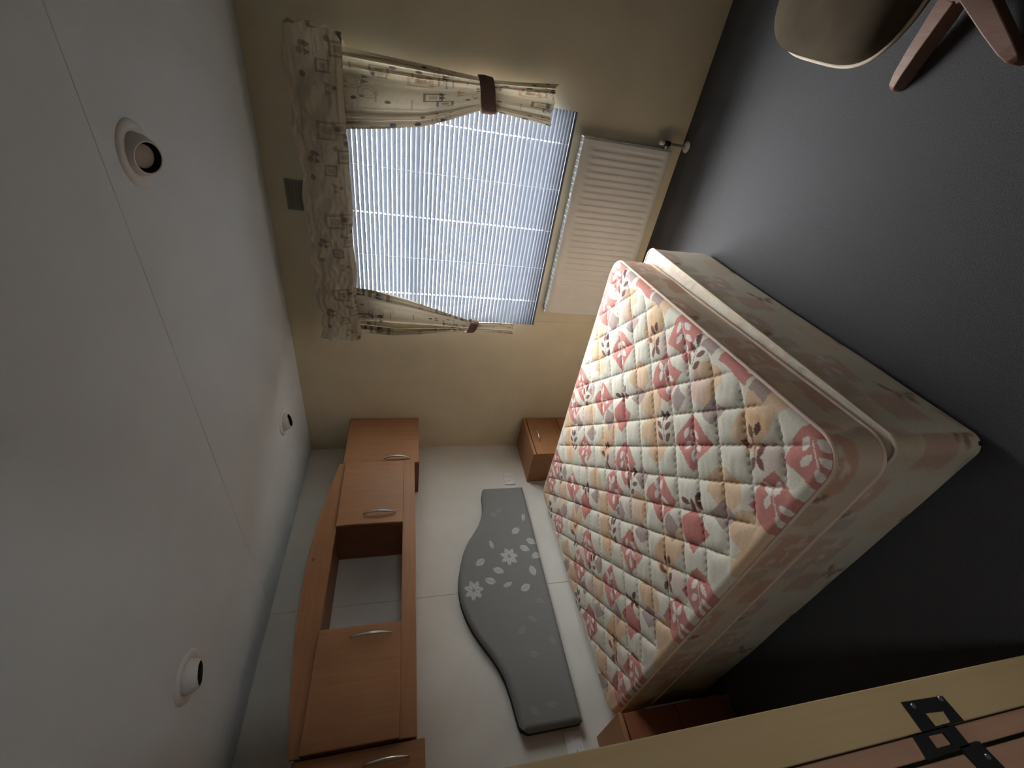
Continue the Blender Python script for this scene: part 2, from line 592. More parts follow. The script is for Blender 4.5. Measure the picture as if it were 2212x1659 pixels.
def put_slat(me, z):
    o = bpy.data.objects.new('slat', me)
    COL.objects.link(o)
    o.parent = blind
    o.matrix_parent_inverse = Matrix.Translation(-Vector(world_loc(blind)))
    o.location = (-0.034, ymid, z)


zs = 0.779
while zs < 1.83:
    put_slat(me_open, zs)
    zs += 0.0231
for k in range(5):
    put_slat(me_flat, 0.689 + k * 0.0178)
MB().box(-0.046, -0.022, BY0, BY1, 0.664, 0.678, 0.003).build('bottom_rail', M['slat'], blind)
MB().box(-0.048, -0.020, BY0, BY1, 1.845, 1.875, 0.003).build('head_rail', M['upvc'], blind)
for c in cords + faint:
    MB().tube([(-0.0475, c, 0.68), (-0.0475, c, 1.846)], 0.0007, 6).build('ladder_cord', M['cord'], blind)

# ------------------------------------------------------------------ printed fabrics
CR = np.array(lin(214, 208, 192))


def box_mask(x, y, cx, cy_, hx, hy):
    return (np.abs(x - cx) < hx) & (np.abs(y - cy_) < hy)


def curtain_print(u, v, seed=3, base=None, scale=1.0, faint=1.0):
    """kitchen-style motif print: cream ground with squares, frames, dots and small triangles (u, v in metres)"""
    base = np.array(lin(205, 198, 182)) if base is None else np.array(base)
    c = np.ones(u.shape + (3,)) * base
    r = np.random.default_rng(seed)
    per = 0.34 * scale
    U = np.mod(u, per) / scale
    V = np.mod(v, per) / scale
    pal = [lin(70, 62, 50), lin(110, 88, 66), lin(96, 96, 78), lin(60, 66, 74), lin(140, 112, 88), lin(48, 44, 38)]

    def paint(mask, col, a=0.85):
        a = a * faint
        c[mask] = c[mask] * (1 - a) + np.array(col) * a
    for k in range(5):
        cx, cz = r.uniform(0.05, 0.29), r.uniform(0.05, 0.29)
        s = r.uniform(0.018, 0.034)
        paint(box_mask(U, V, cx, cz, s, s * 1.2) & ~box_mask(U, V, cx, cz, s * 0.72, s * 0.86), pal[k % 6], 0.75)
        paint(box_mask(U, V, cx, cz, s * 0.4, s * 0.5), pal[(k + 2) % 6], 0.5)
    for k in range(11):
        cx, cz = r.uniform(0.02, 0.32), r.uniform(0.02, 0.32)
        rad = r.uniform(0.006, 0.011)
        paint((U - cx) ** 2 + (V - cz) ** 2 < rad ** 2, pal[r.integers(0, 6)], 0.85)
    for k in range(5):
        cx, cz = r.uniform(0.04, 0.3), r.uniform(0.04, 0.3)
        s = 0.011
        for sg in (-1, 1):
            d = np.abs(U - cx - sg * s)
            paint((V > cz - s) & (V < cz + s) & (d < (V - cz + s) * 0.5), pal[(k + 1) % 6], 0.9)
    for k in range(4):
        cx, cz = r.uniform(0.05, 0.29), r.uniform(0.05, 0.29)
        rr = np.sqrt((U - cx) ** 2 + (V - cz) ** 2)
        paint((np.abs(rr - 0.028) < 0.0018) | (np.abs(rr - 0.017) < 0.0015), pal[k % 3], 0.5)
    for k in range(8):
        cx, cz = r.uniform(0.03, 0.31), r.uniform(0.03, 0.31)
        paint(box_mask(U, V, cx, cz, r.uniform(0.02, 0.04), 0.0022), pal[r.integers(0, 6)], 0.55)
    return c


# curtains -----------------------------------------------------------
def interp(zv, tab):
    t = sorted(tab)
    return np.interp(zv, [a for a, b in t], [b for a, b in t])


def curtain(name, label, inner, outer, tie_z, nfold, seed, side):
    cen = (interp(1.2, inner) + interp(1.2, outer)) / 2
    root = thing(name, (-0.09, float(cen), 0.81), label, 'curtain', 'tied back curtains at the window')
    nu, nv = 220, 260
    s = np.linspace(0, 1, nu)[:, None] * np.ones((1, nv))
    z = np.linspace(1.80, 0.812, nv)[None, :] * np.ones((nu, 1))
    yi, yo = interp(z, inner), interp(z, outer)
    y = yo + (yi - yo) * (s + 0.018 * np.sin(2 * np.pi * s * nfold * 0.5 + 1.0))
    wd = np.abs(yi - yo)
    amp = (0.030 - 0.014 * np.clip((z - 1.60) / 0.15, 0, 1)) * np.clip((wd - 0.05) / 0.22, 0.25, 1.0)
    ph = 2 * np.pi * (nfold * s + 0.35 * np.sin(2 * np.pi * s * 1.3 + seed))
    x = -0.088 + amp * np.sin(ph) * 0.75 + 0.28 * amp * np.sin(2.3 * ph + 1.3 + 2 * z)
    # pinch towards the tie
    k = np.exp(-((z - tie_z) / 0.055) ** 2)
    x = x * (1 - 0.45 * k) + (-0.088) * 0.45 * k
    x -= 0.012 * np.exp(-((z - tie_z) / 0.16) ** 2) * np.sin(np.pi * s)
    z = z + 0.006 * np.sin(ph * 0.5) * (z < 0.86)
    c = curtain_print(s * 0.62 + 0.03 * z, z * 1.0, seed, base=lin(160, 148, 128), scale=1.5)
    P = np.stack([x, y, z], -1)
    grid_mesh('drape', P, c, M['curtain'], root)
    # tieback: flattened loop round the gathered cloth
    zt0, zt1 = tie_z + (0.034 if side > 0 else 0.024), tie_z - (0.036 if side > 0 else 0.026)
    n = 40
    T = np.zeros((n, 7, 3))
    for i in range(n):
        a = 2 * math.pi * i / n
        for j in range(7):
            t = j / 6
            zz = zt0 + (zt1 - zt0) * t
            lo, hi = float(interp(zz, outer)), float(interp(zz, inner))
            cy0, hw = (lo + hi) / 2, abs(hi - lo) / 2 + 0.006
            ca, sa = math.cos(a), math.sin(a)
            bul = 0.004 * math.sin(math.pi * t)
            dz = -0.018 * ca * side
            T[i, j] = (-0.092 + (0.032 + bul) * math.copysign(abs(sa) ** 0.8, sa), cy0 + (hw + bul) * math.copysign(abs(ca) ** 0.7, ca), zz + dz)
    grid_mesh('tieback', T, None, M['tie'], root, wrap_u=True)
    return root


curtain('curtain', 'wide printed curtain tied back in folds at the window side nearer the footstool',
        [(1.90, -2.180), (1.772, -2.183), (1.61, -2.206), (1.428, -2.240), (1.311, -2.281), (1.215, -2.321), (1.168, -2.339), (1.086, -2.347), (0.95, -2.338), (0.825, -2.328), (0.80, -2.326)],
        [(1.90, -2.492), (1.767, -2.491), (1.45, -2.483), (1.196, -2.474), (1.12, -2.472), (1.0, -2.482), (0.835, -2.502), (0.80, -2.504)],
        1.14, 3.6, 5, 1)
curtain('curtain', 'narrow printed curtain tied back at the window side nearer the wall cupboards',
        [(1.90, -1.400), (1.768, -1.396), (1.70, -1.389), (1.489, -1.337), (1.283, -1.270), (1.137, -1.223), (1.056, -1.201), (0.95, -1.205), (0.833, -1.205), (0.80, -1.20)],
        [(1.90, -1.098), (1.785, -1.099), (1.567, -1.090), (1.406, -1.104), (1.214, -1.130), (1.10, -1.142), (1.027, -1.140), (0.90, -1.134), (0.812, -1.128), (0.80, -1.128)],
        1.09, 3.4, 11, -1)

# valance ------------------------------------------------------------
VY0, VY1 = -2.535, -1.072
val = thing('valance', (-0.07, ymid, 1.775), 'gathered printed fabric valance with frilled edges across the window top', 'valance')
pathp = []
for x in np.linspace(-0.02, -0.150, 14): pathp.append((x, VY0))
for y in np.linspace(VY0, VY1, 560)[1:-1]: pathp.append((-0.150, y))
for x in np.linspace(-0.150, -0.02, 14): pathp.append((x, VY1))
pathp = np.array(pathp)
seg_len = np.r_[0, np.cumsum(np.hypot(*np.diff(pathp, axis=0).T))]
nv = 70
nu = len(pathp)
t = np.linspace(0, 1, nv)[None, :] * np.ones((nu, 1))
sl = seg_len[:, None] * np.ones((1, nv))
wob = smoothnoise(sl, t * 0, 4, 2.6)
wob2 = smoothnoise(sl, t * 0, 9, 5.5)
ztop = 1.985 + 0.022 * wob + 0.016 * wob2
zbot = 1.770 + 0.014 * smoothnoise(sl, t * 0, 21, 3.0) + 0.006 * wob2
z = zbot + (ztop - zbot) * t
gather = np.exp(-((t - 0.84) / 0.05) ** 2) + np.exp(-((t - 0.13) / 0.04) ** 2) * 0.6
fold = 0.020 * smoothnoise(sl, t * 0.25, 13, 7.5) + 0.007 * smoothnoise(sl, t * 0.4, 14, 15.0)
off = fold * (1 - 0.7 * np.clip(gather, 0, 1)) - 0.008 * gather + 0.010 * np.clip((t - 0.88) / 0.12, 0, 1) * smoothnoise(sl, t, 3, 9) + 0.012 * np.clip((0.12 - t) / 0.12, 0, 1) * smoothnoise(sl, t, 6, 11) - 0.030 * np.clip((0.10 - t) / 0.10, 0, 1)
nx = np.zeros((nu, 2))
nx[:, 0] = -1
nx[:14] = (0, -1); nx[-14:] = (0, 1)
P = np.stack([pathp[:, 0:1] + nx[:, 0:1] * off, pathp[:, 1:2] + nx[:, 1:2] * off, z], -1)
c = curtain_print(sl * 1.1, z * 1.1, 23, base=lin(190, 180, 160), scale=1.3, faint=0.6)
grid_mesh('frilled_cloth', P, c, M['valance'], val)
MB().box(-0.108, -0.002, VY0 + 0.02, VY1 - 0.02, 1.918, 1.934, 0.002).build('rail_board', M['upvc'], val)

# small vent behind the valance top
v = thing('wall_vent', (0.0, -1.84, 2.0), 'small greenish grey vent on the wall just above the valance', 'vent')
MB().box(-0.012, 0.0, -1.915, -1.768, 2.004, 2.098, 0.004).build('vent_plate', M['vent'], v)
for k in range(5):
    MB().box(-0.016, -0.0125, -1.902, -1.781, 2.016 + k * 0.016, 2.024 + k * 0.016).build('louvre', M['vent'], v)

# ------------------------------------------------------------------ radiator
RY0, RY1, RZ0, RZ1 = -2.305, -1.283, 0.085, 0.600
rad = thing('radiator', (-0.05, -1.794, RZ0), 'white ribbed panel radiator on the wall below the window', 'radiator')
nu, nv = 520, 40
yy = np.linspace(RY0, RY1, nu)
zz = np.linspace(RZ0, RZ1, nv)
Y, Z = np.meshgrid(yy, zz, indexing='ij')
pitch = (RY1 - RY0 - 0.05) / 28
ph = (Y - RY0 - 0.025) / pitch
flute = np.clip(np.cos(2 * np.pi * ph) * 1.5, -1, 1) * 0.5 + 0.5
mask = np.clip((Z - RZ0 - 0.035) / 0.02, 0, 1) * np.clip((RZ1 - 0.045 - Z) / 0.02, 0, 1) * ((ph > 0) & (ph < 28))
X = -0.062 + 0.0042 * (1 - flute) * mask
ed = np.minimum(np.minimum(Y - RY0, RY1 - Y), np.minimum(Z - RZ0, RZ1 - Z))
X += 0.006 * np.clip(1 - ed / 0.006, 0, 1)
grid_mesh('ribbed_panel', np.stack([X, Y, Z], -1), None, M['white_metal'], rad)
MB().box(-0.055, -0.043, RY0 + 0.004, RY1 - 0.004, RZ0, RZ1 - 0.004).build('water_panel', M['white_metal'], rad)
tg = MB()
tg.box(-0.0575, -0.052, RY0, RY1, RZ1, RZ1 + 0.006)
tg.box(-0.008, -0.004, RY0, RY1, RZ1, RZ1 + 0.006)
for k in range(36):
    y0 = RY0 + (RY1 - RY0) * k / 35.0
    tg.box(-0.052, -0.008, y0 - 0.002, y0 + 0.002, RZ1 + 0.001, RZ1 + 0.005)
for k in range(4):
    tg.box(-0.046 + k * 0.011, -0.0435 + k * 0.011, RY0, RY1, RZ1 - 0.001, RZ1 + 0.004)
tg.build('top_grille', M['upvc'], rad)
for y0 in (RY0 - 0.003, RY1):
    MB().box(-0.056, -0.006, y0, y0 + 0.003, RZ0 + 0.01, RZ1 + 0.006, 0.001).build('side_panel', M['white_metal'], rad)
MB().tube([(-0.045, RY0 - 0.001, 0.125), (-0.045, RY0 - 0.022, 0.125)], 0.009, 12).build('valve_tail', M['chrome'], rad)
vb = MB().lathe([(0, 0), (0.013, 0.0), (0.014, 0.02), (0.011, 0.03), (0, 0.03)], (-0.045, RY0 - 0.030, 0.108), (0, 0, 1), 18).build('valve', M['black'], rad, True)
MB().lathe([(0, 0), (0.010, 0.0), (0.011, 0.026), (0.008, 0.03), (0, 0.03)], (-0.045, RY0 - 0.030, 0.139), (0, 0, 1), 16).build('valve_cap', M['white_plastic'], vb, True)
MB().tube([(-0.045, RY0 - 0.030, 0.012), (-0.045, RY0 - 0.030, 0.107)], 0.0065, 12).build('pipe', M['chrome'], rad)
MB().lathe([(0.007, 0.012), (0.014, 0.010), (0.028, 0.006), (0.030, 0.0)], (-0.045, RY0 - 0.030, 0.0), (0, 0, 1), 24).build('floor_collar', M['white_plastic'], rad, True)

# ------------------------------------------------------------------ handles and cupboards
def bow_handle(a, b, out, parent, name='handle'):
    """slim bow handle from a to b standing off along out"""
    a, b, out = Vector(a), Vector(b), Vector(out)
    pts, rs = [], []
    n = 17
    for i in range(n):
        t = i / (n - 1)
        s_ = math.sin(math.pi * t)
        pts.append(a.lerp(b, t) + out * (0.002 + 0.024 * s_ ** 0.7))
        rs.append(0.0028 + 0.0042 * s_)
    return MB().tube(pts, rs, 10).build(name, M['chrome'], parent, True)


def end_cupboard(x0, x1, label, hx):
    root = thing('wall_cupboard', ((x0 + x1) / 2, -0.15, 1.403), label, 'cupboard', 'end wall cupboards')
    b = MB()
    yf = -0.296
    b.box(x0, x0 + 0.016, yf, -0.002, 1.403, 1.895)
    b.box(x1 - 0.016, x1, yf, -0.002, 1.403, 1.895)
    b.box(x0 + 0.016, x1 - 0.016, yf, -0.002, 1.403, 1.419)
    b.box(x0 + 0.016, x1 - 0.016, yf, -0.002, 1.879, 1.895)
    b.box(x0 + 0.016, x1 - 0.016, -0.008, -0.002, 1.419, 1.879)
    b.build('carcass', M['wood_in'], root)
    d = MB().box(x0 + 0.002, x1 - 0.002, -0.315, -0.298, 1.404, 1.889, 0.0035).build('door', M['wood'], root)
    bow_handle((hx, -0.316, 1.465), (hx, -0.316, 1.635), (0, -1, 0), d)
    return root


end_cupboard(-0.456, -0.004, 'orange beech wall cupboard in the corner by the window wall', -0.418)
end_cupboard(XL + 0.004, -1.938, 'orange beech wall cupboard at the end away from the window wall', -1.99)

br = thing('overbed_cupboard', (-1.197, -0.16, 1.434), 'long orange beech cupboard bridging above the headboard with an open middle', 'cupboard')
X0, X1 = -1.935, -0.459
XD1, XD2 = -0.938, -1.486
MB().box(X0, X1, -0.310, -0.022, 1.436, 1.458, 0.002).build('bottom_board', M['wood_x'], br)
MB().box(X0, X1, -0.325, -0.311, 1.434, 1.506, 0.004).build('bottom_rail', M['wood_x'], br)
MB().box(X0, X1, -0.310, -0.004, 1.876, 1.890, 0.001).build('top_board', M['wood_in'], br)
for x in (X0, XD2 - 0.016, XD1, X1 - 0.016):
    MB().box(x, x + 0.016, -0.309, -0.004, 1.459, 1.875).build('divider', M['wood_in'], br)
# arched front pelmet
pel = []
NP = 36
for i in range(NP + 1):
    tt = i / NP
    x = X0 + (X1 - X0) * tt
    zt = 1.905 + 0.076 * math.sin(math.pi * tt) ** 0.9
    pel.append((x, -0.326, zt))
pts = [(X0, -0.326, 1.866), *pel, (X1, -0.326, 1.866)]
MB().prism(pts, (0, 0.015, 0), 0.0).build('arched_pelmet', M['wood_x'], br)
MB().lathe([(0, 0.0012), (0.006, 0.001), (0.009, 0.0)], (-1.12, -0.3262, 1.955), (0, -1, 0), 14).build('knot_plug', M['wood_dark'], br)
for x0, x1, hx in ((XD1 + 0.001, X1 - 0.002, -0.872), (X0 + 0.002, XD2 - 0.001, -1.538)):
    d = MB().box(x0, x1, -0.344, -0.327, 1.504, 1.869, 0.004).build('door', M['wood'], br)
    bow_handle((hx, -0.345, 1.545), (hx, -0.345, 1.728), (0, -1, 0), d)


def nightstand(x0, x1, yf, label, dark=False):
    root = thing('bedside_cabinet', ((x0 + x1) / 2, yf / 2, 0.0), label, 'bedside cabinet', 'bedside cabinets')
    zt = 0.579
    fm = M['wood_dark'] if dark else M['wood_x']
    MB().box(x0, x1, yf, -0.003, zt - 0.020, zt, 0.003).build('top', M['wood_x'], root)
    b = MB()
    b.box(x0 + 0.006, x0 + 0.022, yf + 0.02, -0.004, 0.0, zt - 0.021)
    b.box(x1 - 0.022, x1 - 0.006, yf + 0.02, -0.004, 0.0, zt - 0.021)
    b.box(x0 + 0.022, x1 - 0.022, yf + 0.03, -0.004, 0.05, 0.066)
    b.box(x0 + 0.022, x1 - 0.022, -0.010, -0.004, 0.066, zt - 0.021)
    b.box(x0 + 0.022, x1 - 0.022, yf + 0.04, yf + 0.052, 0.0, 0.05)
    b.build('carcass', M['wood'], root)
    zz = (0.060, 0.300, 0.556)
    for k in range(2):
        d = MB().box(x0 + 0.004, x1 - 0.004, yf + 0.001, yf + 0.018, zz[k], zz[k + 1] - 0.004, 0.003).build('drawer', fm, root)
        zc = zz[k + 1] - 0.052
        xc = (x0 + x1) / 2 - 0.005
        bow_handle((xc - 0.07, yf, zc), (xc + 0.07, yf, zc), (0, -1, 0), d)
    return root


nightstand(-0.412, -0.008, -0.309, 'orange beech bedside cabinet in the corner below the window-side wall cupboard')
ns2 = nightstand(XL + 0.005, -1.990, -0.345, 'dark reddish bedside cabinet between the bed and the doorway', dark=True)
MB().box(-1.9955, -1.9905, -0.346, -0.324, 0.215, 0.445, 0.001).build('edge_strip', M['grey_trim'], ns2)['label'] = 'pale grey strip on the side edge'

# sockets ------------------------------------------------------------
def socket(x0, x1, z0, z1, label):
    root = thing('wall_socket', ((x0 + x1) / 2, 0, z0), label, 'socket', 'wall sockets beside the headboard')
    MB().box(x0, x1, -0.010, -0.001, z0, z1, 0.003).build('face_plate', M['white_plastic'], root)
    for k in (0.30, 0.70):
        xc = x0 + (x1 - x0) * k
        MB().box(xc - 0.006, xc + 0.006, -0.0135, -0.0102, z1 - 0.026, z1 - 0.009, 0.001).build('rocker', M['white_plastic'], root)
        s_ = MB()
        s_.box(xc - 0.003, xc + 0.003, -0.0106, -0.0101, z0 + 0.035, z0 + 0.043)
        s_.box(xc - 0.012, xc - 0.006, -0.0106, -0.0101, z0 + 0.018, z0 + 0.022)
        s_.box(xc + 0.006, xc + 0.012, -0.0106, -0.0101, z0 + 0.018, z0 + 0.022)
        s_.build('pin_holes', M['grey_trim'], root)


socket(-0.432, -0.318, 0.672, 0.756, 'white wall socket above the corner bedside cabinet')
socket(-2.062, -1.948, 0.652, 0.738, 'white wall socket above the dark bedside cabinet by the doorway')

# ------------------------------------------------------------------ headboard
hb_pts = [(-0.503, 0.951), (-0.55, 0.957), (-0.62, 0.962), (-0.684, 0.969), (-0.75, 0.988), (-0.803, 1.013), (-0.86, 1.052), (-0.919, 1.096), (-0.985, 1.130),
          (-1.059, 1.155), (-1.147, 1.177), (-1.22, 1.183), (-1.30, 1.177), (-1.38, 1.156), (-1.45, 1.128), (-1.52, 1.090), (-1.591, 1.044), (-1.65, 1.012), (-1.706, 0.989), (-1.783, 0.973), (-1.86, 0.962), (-1.937, 0.950)]
hb = thing('headboard', (-1.22, -0.04, 0.643), 'grey fabric headboard with arched top and pale leaf print', 'headboard')
hx = np.array([p[0] for p in hb_pts])[::-1]
hz = np.array([p[1] for p in hb_pts])[::-1]
nu, nv = 440, 190
xs = np.linspace(-1.937, -0.503, nu)
# outline with round corners
tz = np.linspace(0, 1, nv)
top = np.interp(xs, hx, hz)
kk = np.ones(9) / 9
top = np.convolve(np.pad(top, 4, mode='edge'), kk, 'valid')
r_c = 0.035
dx = np.minimum(xs - xs[0], xs[-1] - xs)
rc = np.where(dx < r_c, r_c - np.sqrt(np.maximum(r_c ** 2 - (r_c - dx) ** 2, 0)), 0)
zt_ = top - rc
zb_ = 0.643 + np.where(dx < 0.012, 0.012 - np.sqrt(np.maximum(0.012 ** 2 - (0.012 - dx) ** 2, 0)), 0)
XX = xs[:, None] * np.ones((1, nv))
ZZ = zb_[:, None] + (zt_ - zb_)[:, None] * tz[None, :]
ed = np.minimum(np.minimum(ZZ - 0.643, (top[:, None] - ZZ)), dx[:, None] * np.ones((1, nv)))
ed = np.maximum(ed, 0)
R_ = 0.030
prof = np.where(ed < R_, R_ - np.sqrt(np.maximum(R_ ** 2 - (R_ - ed) ** 2, 0)), 0)
YY = -0.072 + prof - 0.0012 * smoothnoise(XX, ZZ, 31, 4)
g0 = np.array(lin(132, 132, 130))
cc = np.ones((nu, nv, 3)) * g0
pale = np.array(lin(196, 200, 202))
faded = np.array(lin(150, 150, 147))


def leaf_mask(X, Z, cx, cz, ang, L, W):
    ca, sa = math.cos(ang), math.sin(ang)
    p = (X - cx) * ca + (Z - cz) * sa
    q = -(X - cx) * sa + (Z - cz) * ca
    w_ = W * (1 - np.abs(2 * p / L) ** 2.0)
    return (np.abs(p) < L / 2) & (np.abs(q) < w_), np.abs(q) < 0.0012


def hleaf(cx, cz, ang, L, W, col=pale, a=0.75):
    mk, vein = leaf_mask(XX, ZZ, cx, cz, ang, L, W)
    mk = mk & ~(vein & (L > 0.03))
    cc[mk] = cc[mk] * (1 - a) + col * a


for fx, fz in ((-1.056, 0.85), (-1.247, 1.098)):
    for k in range(7):
        a = 2 * math.pi * k / 7 + 0.3
        hleaf(fx + 0.034 * math.cos(a), fz + 0.032 * math.sin(a), a, 0.056, 0.0135, pale, 0.85)
for fx, fz, a in ((-1.077, 1.037, 2.1), (-1.141, 0.933, 1.2), (-0.876, 0.772, 2.2), (-1.009, 0.739, 1.0), (-1.263, 0.788, 2.0), (-1.201, 0.993, 1.2),
                  (-1.163, 0.72, 0.2), (-1.065, 0.673, 1.9), (-0.963, 0.685, 1.0)):
    hleaf(fx, fz, a, 0.072, 0.021)
for fx, fz, a in ((-0.964, 0.95, 0.2), (-1.234, 0.891, 1.9), (-0.775, 0.697, 2.9)):
    hleaf(fx, fz, a, 0.068, 0.012)
for fx, fz, a in ((-1.497, 0.86, 2.2), (-1.443, 0.787, 1.0), (-1.863, 0.873, 0.8), (-1.848, 0.783, 1.4), (-1.565, 0.701, 0.3), (-0.709, 0.861, 2.1), (-0.74, 0.90, 0.7), (-1.62, 0.82, 1.6), (-1.35, 0.72, 1.2)):
    hleaf(fx, fz, a, 0.060, 0.015, faded, 0.55)
Pf = np.stack([XX, YY, ZZ], -1)
grid_mesh('padded_front', Pf, cc, M['headboard'], hb)
bk = [(x, -0.043, z) for x, z in zip(xs[::6], np.maximum(zt_[::6], 0.68))]
MB().prism([(xs[0] + 0.001, -0.043, 0.65)] + [(x, y, z - 0.001) for x, y, z in bk] + [(xs[-1] - 0.001, -0.043, 0.65)], (0, 0.040, 0)).build('backing_board', M['headboard'], hb)

# ------------------------------------------------------------------ bed
c_cream = np.array(lin(220, 213, 196)); c_pink = np.array(lin(198, 126, 117)); c_peach = np.array(lin(220, 178, 136))
c_mauve = np.array(lin(165, 140, 136)); c_brown = np.array(lin(116, 68, 58)); c_white = np.array(lin(236, 230, 219)); c_plum = np.array(lin(86, 48, 56))
PX, PY = 0.62, 0.68


def bed_print(x, y, patch=1.0):
    c = np.ones(x.shape + (3,)) * c_cream

    def loc(ux, uy):
        return np.mod(x - ux + PX / 2, PX) - PX / 2, np.mod(y - uy + PY / 2, PY) - PY / 2

    def paint(mk, col, a=1.0):
        c[mk] = c[mk] * (1 - a) + col * a

    def sq(ux, uy, hx_, hy_, col, a=0.92, cut=0.0):
        dx_, dy_ = loc(ux, uy)
        wv = 0.006 * np.sin(dy_ * 42 + ux * 30)
        mk = (np.abs(dx_ + wv) < hx_) & (np.abs(dy_ + 0.006 * np.sin(dx_ * 37 + uy * 20)) < hy_)
        if cut: mk &= (np.abs(dx_) + np.abs(dy_) < (hx_ + hy_) * cut)
        paint(mk, col, a * patch)

    def leaf(ux, uy, px, py, ang, L, W, col, a=0.95):
        dx_, dy_ = loc(ux, uy)
        ca, sa = math.cos(ang), math.sin(ang)
        p = (dx_ - px) * ca + (dy_ - py) * sa
        q = -(dx_ - px) * sa + (dy_ - py) * ca
        paint((np.abs(p) < L / 2) & (np.abs(q) < W * (1 - np.abs(2 * p / L) ** 2.2)), col, a)

    def sprig(ux, uy, ang, col, s_=1.0, a=0.95, v=0):
        d = np.array([math.cos(ang), math.sin(ang)]); nrm = np.array([-d[1], d[0]])
        spec = [(0.052, 0.0, 0.1), (0.018, 0.024, 0.75), (0.010, -0.026, -0.8), (-0.026, 0.022, 0.6), (-0.034, -0.022, -0.55)]
        if v == 1: spec = [(0.045, 0.004, 0.15), (0.008, 0.03, 1.0), (-0.012, -0.022, -0.4), (-0.05, 0.012, 2.7), (-0.048, -0.018, 3.6)]
        for u_, w_, da in spec:
            pos = d * u_ * s_ + nrm * w_ * s_
            leaf(ux, uy, pos[0], pos[1], ang + da, 0.046 * s_, 0.0105 * s_, col, a)
        dx_, dy_ = loc(ux, uy)
        p = dx_ * d[0] + dy_ * d[1]; q = dx_ * nrm[0] + dy_ * nrm[1]
        paint((np.abs(p) < 0.045 * s_) & (np.abs(q - 0.002 * np.sin(p * 60)) < 0.0016), col, a)

    down = math.radians(135)   # direction in the bed plane
    # peach and mauve patches first
    for ux, uy, hx_, hy_ in ((-.866, -1.11, .060, .075), (-1.092, -1.19, .058, .078), (-1.286, -.858, .062, .066), (-1.345, -.765, .050, .060), (-1.14, -.888, .068, .060), (-1.10, -.43, .055, .060), (-.80, -.74, .05, .055)):
        sq(ux, uy, hx_, hy_, c_peach, 0.72, 0.80)
    for ux, uy in ((-1.183, -.818), (-.948, -1.056), (-1.42, -.56), (-1.05, -.56), (-.78, -.98)):
        sq(ux, uy, .034, .038, c_mauve, 0.85)
    for ux, uy in ((-1.20, -.42), (-.84, -.40)):
        sq(ux, uy, .05, .05, np.array(lin(214, 190, 180)), 0.6)
    for ux, uy, v_ in ((-.940, -.905, 0), (-.940, -.600, 1), (-1.289, -1.190, 0), (-1.292, -.998, 1)):
        sq(ux, uy, .068, .073, c_pink, 0.95)
        sprig(ux, uy, down, c_white, 1.0, 0.9, v_)
    sq(-1.13, -.665, .056, .060, c_pink, 1.0)
    leaf(-1.13, -.665, 0.05, -0.066, down + 0.2, .05, .011, c_brown)
    leaf(-1.13, -.665, 0.085, -0.05, down + 1.2, .05, .011, c_brown)
    leaf(-1.13, -.665, 0.055, -0.11, down - 0.6, .045, .011, c_plum)
    leaf(-1.13, -.665, 0.03, -0.09, down + 0.9, .045, .012, c_brown)
    for ux, uy, v_, a in ((-1.41, -.832, 0, down + math.pi), (-1.14, -1.08, 1, down + math.pi), (-1.385, -.485, 0, down + 2.6)):
        sprig(ux, uy, a, c_brown, 1.0, 0.92, v_)
        leaf(ux, uy, 0.02, -0.052, down - 0.4, .04, .011, c_plum)
    return c


MX0, MX1, MY0, MY1 = -1.955, -0.585, -1.922, -0.095
MZ0, MZ1 = 0.342, 0.520


def shear(P, top=True):
    """the mattress sits a little skewed on its base"""
    P = P.copy()
    P[..., 1] += 0.050 * (P[..., 0] - MX0) / (MX1 - MX0) * np.clip(-P[..., 1] / 1.9, 0, 1)
    return P


def rounded_rect(x0, x1, y0, y1, r, n_arc=14, step=0.012):
    pts = []

    def line(a, b):
        d = math.hypot(b[0] - a[0], b[1] - a[1]); k = max(2, int(d / step))
        for i in range(k): pts.append((a[0] + (b[0] - a[0]) * i / k, a[1] + (b[1] - a[1]) * i / k))

    def arc(cx, cy_, a0, rr):
        for i in range(n_arc):
            a = a0 + math.pi / 2 * i / n_arc
            pts.append((cx + rr * math.cos(a), cy_ + rr * math.sin(a)))
    line((x0 + r, y0), (x1 - r, y0)); arc(x1 - r, y0 + r, -math.pi / 2, r)
    line((x1, y0 + r), (x1, y1 - r)); arc(x1 - r, y1 - r, 0, r)
    line((x1 - r, y1), (x0 + r, y1)); arc(x0 + r, y1 - r, math.pi / 2, r)
    line((x0, y1 - r), (x0, y0 + r)); arc(x0 + r, y0 + r, math.pi, r)
    return np.array(pts)


mat_root = thing('mattress', (-1.27, -1.0, MZ0), 'quilted mattress printed with pink and peach diamonds on the divan base', 'mattress')
RC = 0.085
nx_, ny_ = 400, 530
gx = np.linspace(MX0, MX1, nx_)[:, None] * np.ones((1, ny_))
gy = np.linspace(MY0, MY1, ny_)[None, :] * np.ones((nx_, 1))
cx_ = np.clip(gx, MX0 + RC, MX1 - RC); cy_ = np.clip(gy, MY0 + RC, MY1 - RC)
ddx, ddy = gx - cx_, gy - cy_
dd = np.hypot(ddx, ddy)
corner = (np.abs(ddx) > 0) & (np.abs(ddy) > 0)
# square-to-round mapping of the corners
mxx = np.maximum(np.abs(ddx), np.abs(ddy))
scl = np.where(corner & (dd > 1e-9), mxx / np.maximum(dd, 1e-9), 1.0)
px = cx_ + ddx * scl; py = cy_ + ddy * scl
dist = np.where(corner, RC - mxx, np.minimum(np.minimum(gx - MX0, MX1 - gx), np.minimum(gy - MY0, MY1 - gy)))
dist = np.maximum(dist, 0)
rf = 0.026
edge = np.where(dist < rf, rf - np.sqrt(np.maximum(rf ** 2 - (rf - dist) ** 2, 0)), 0)
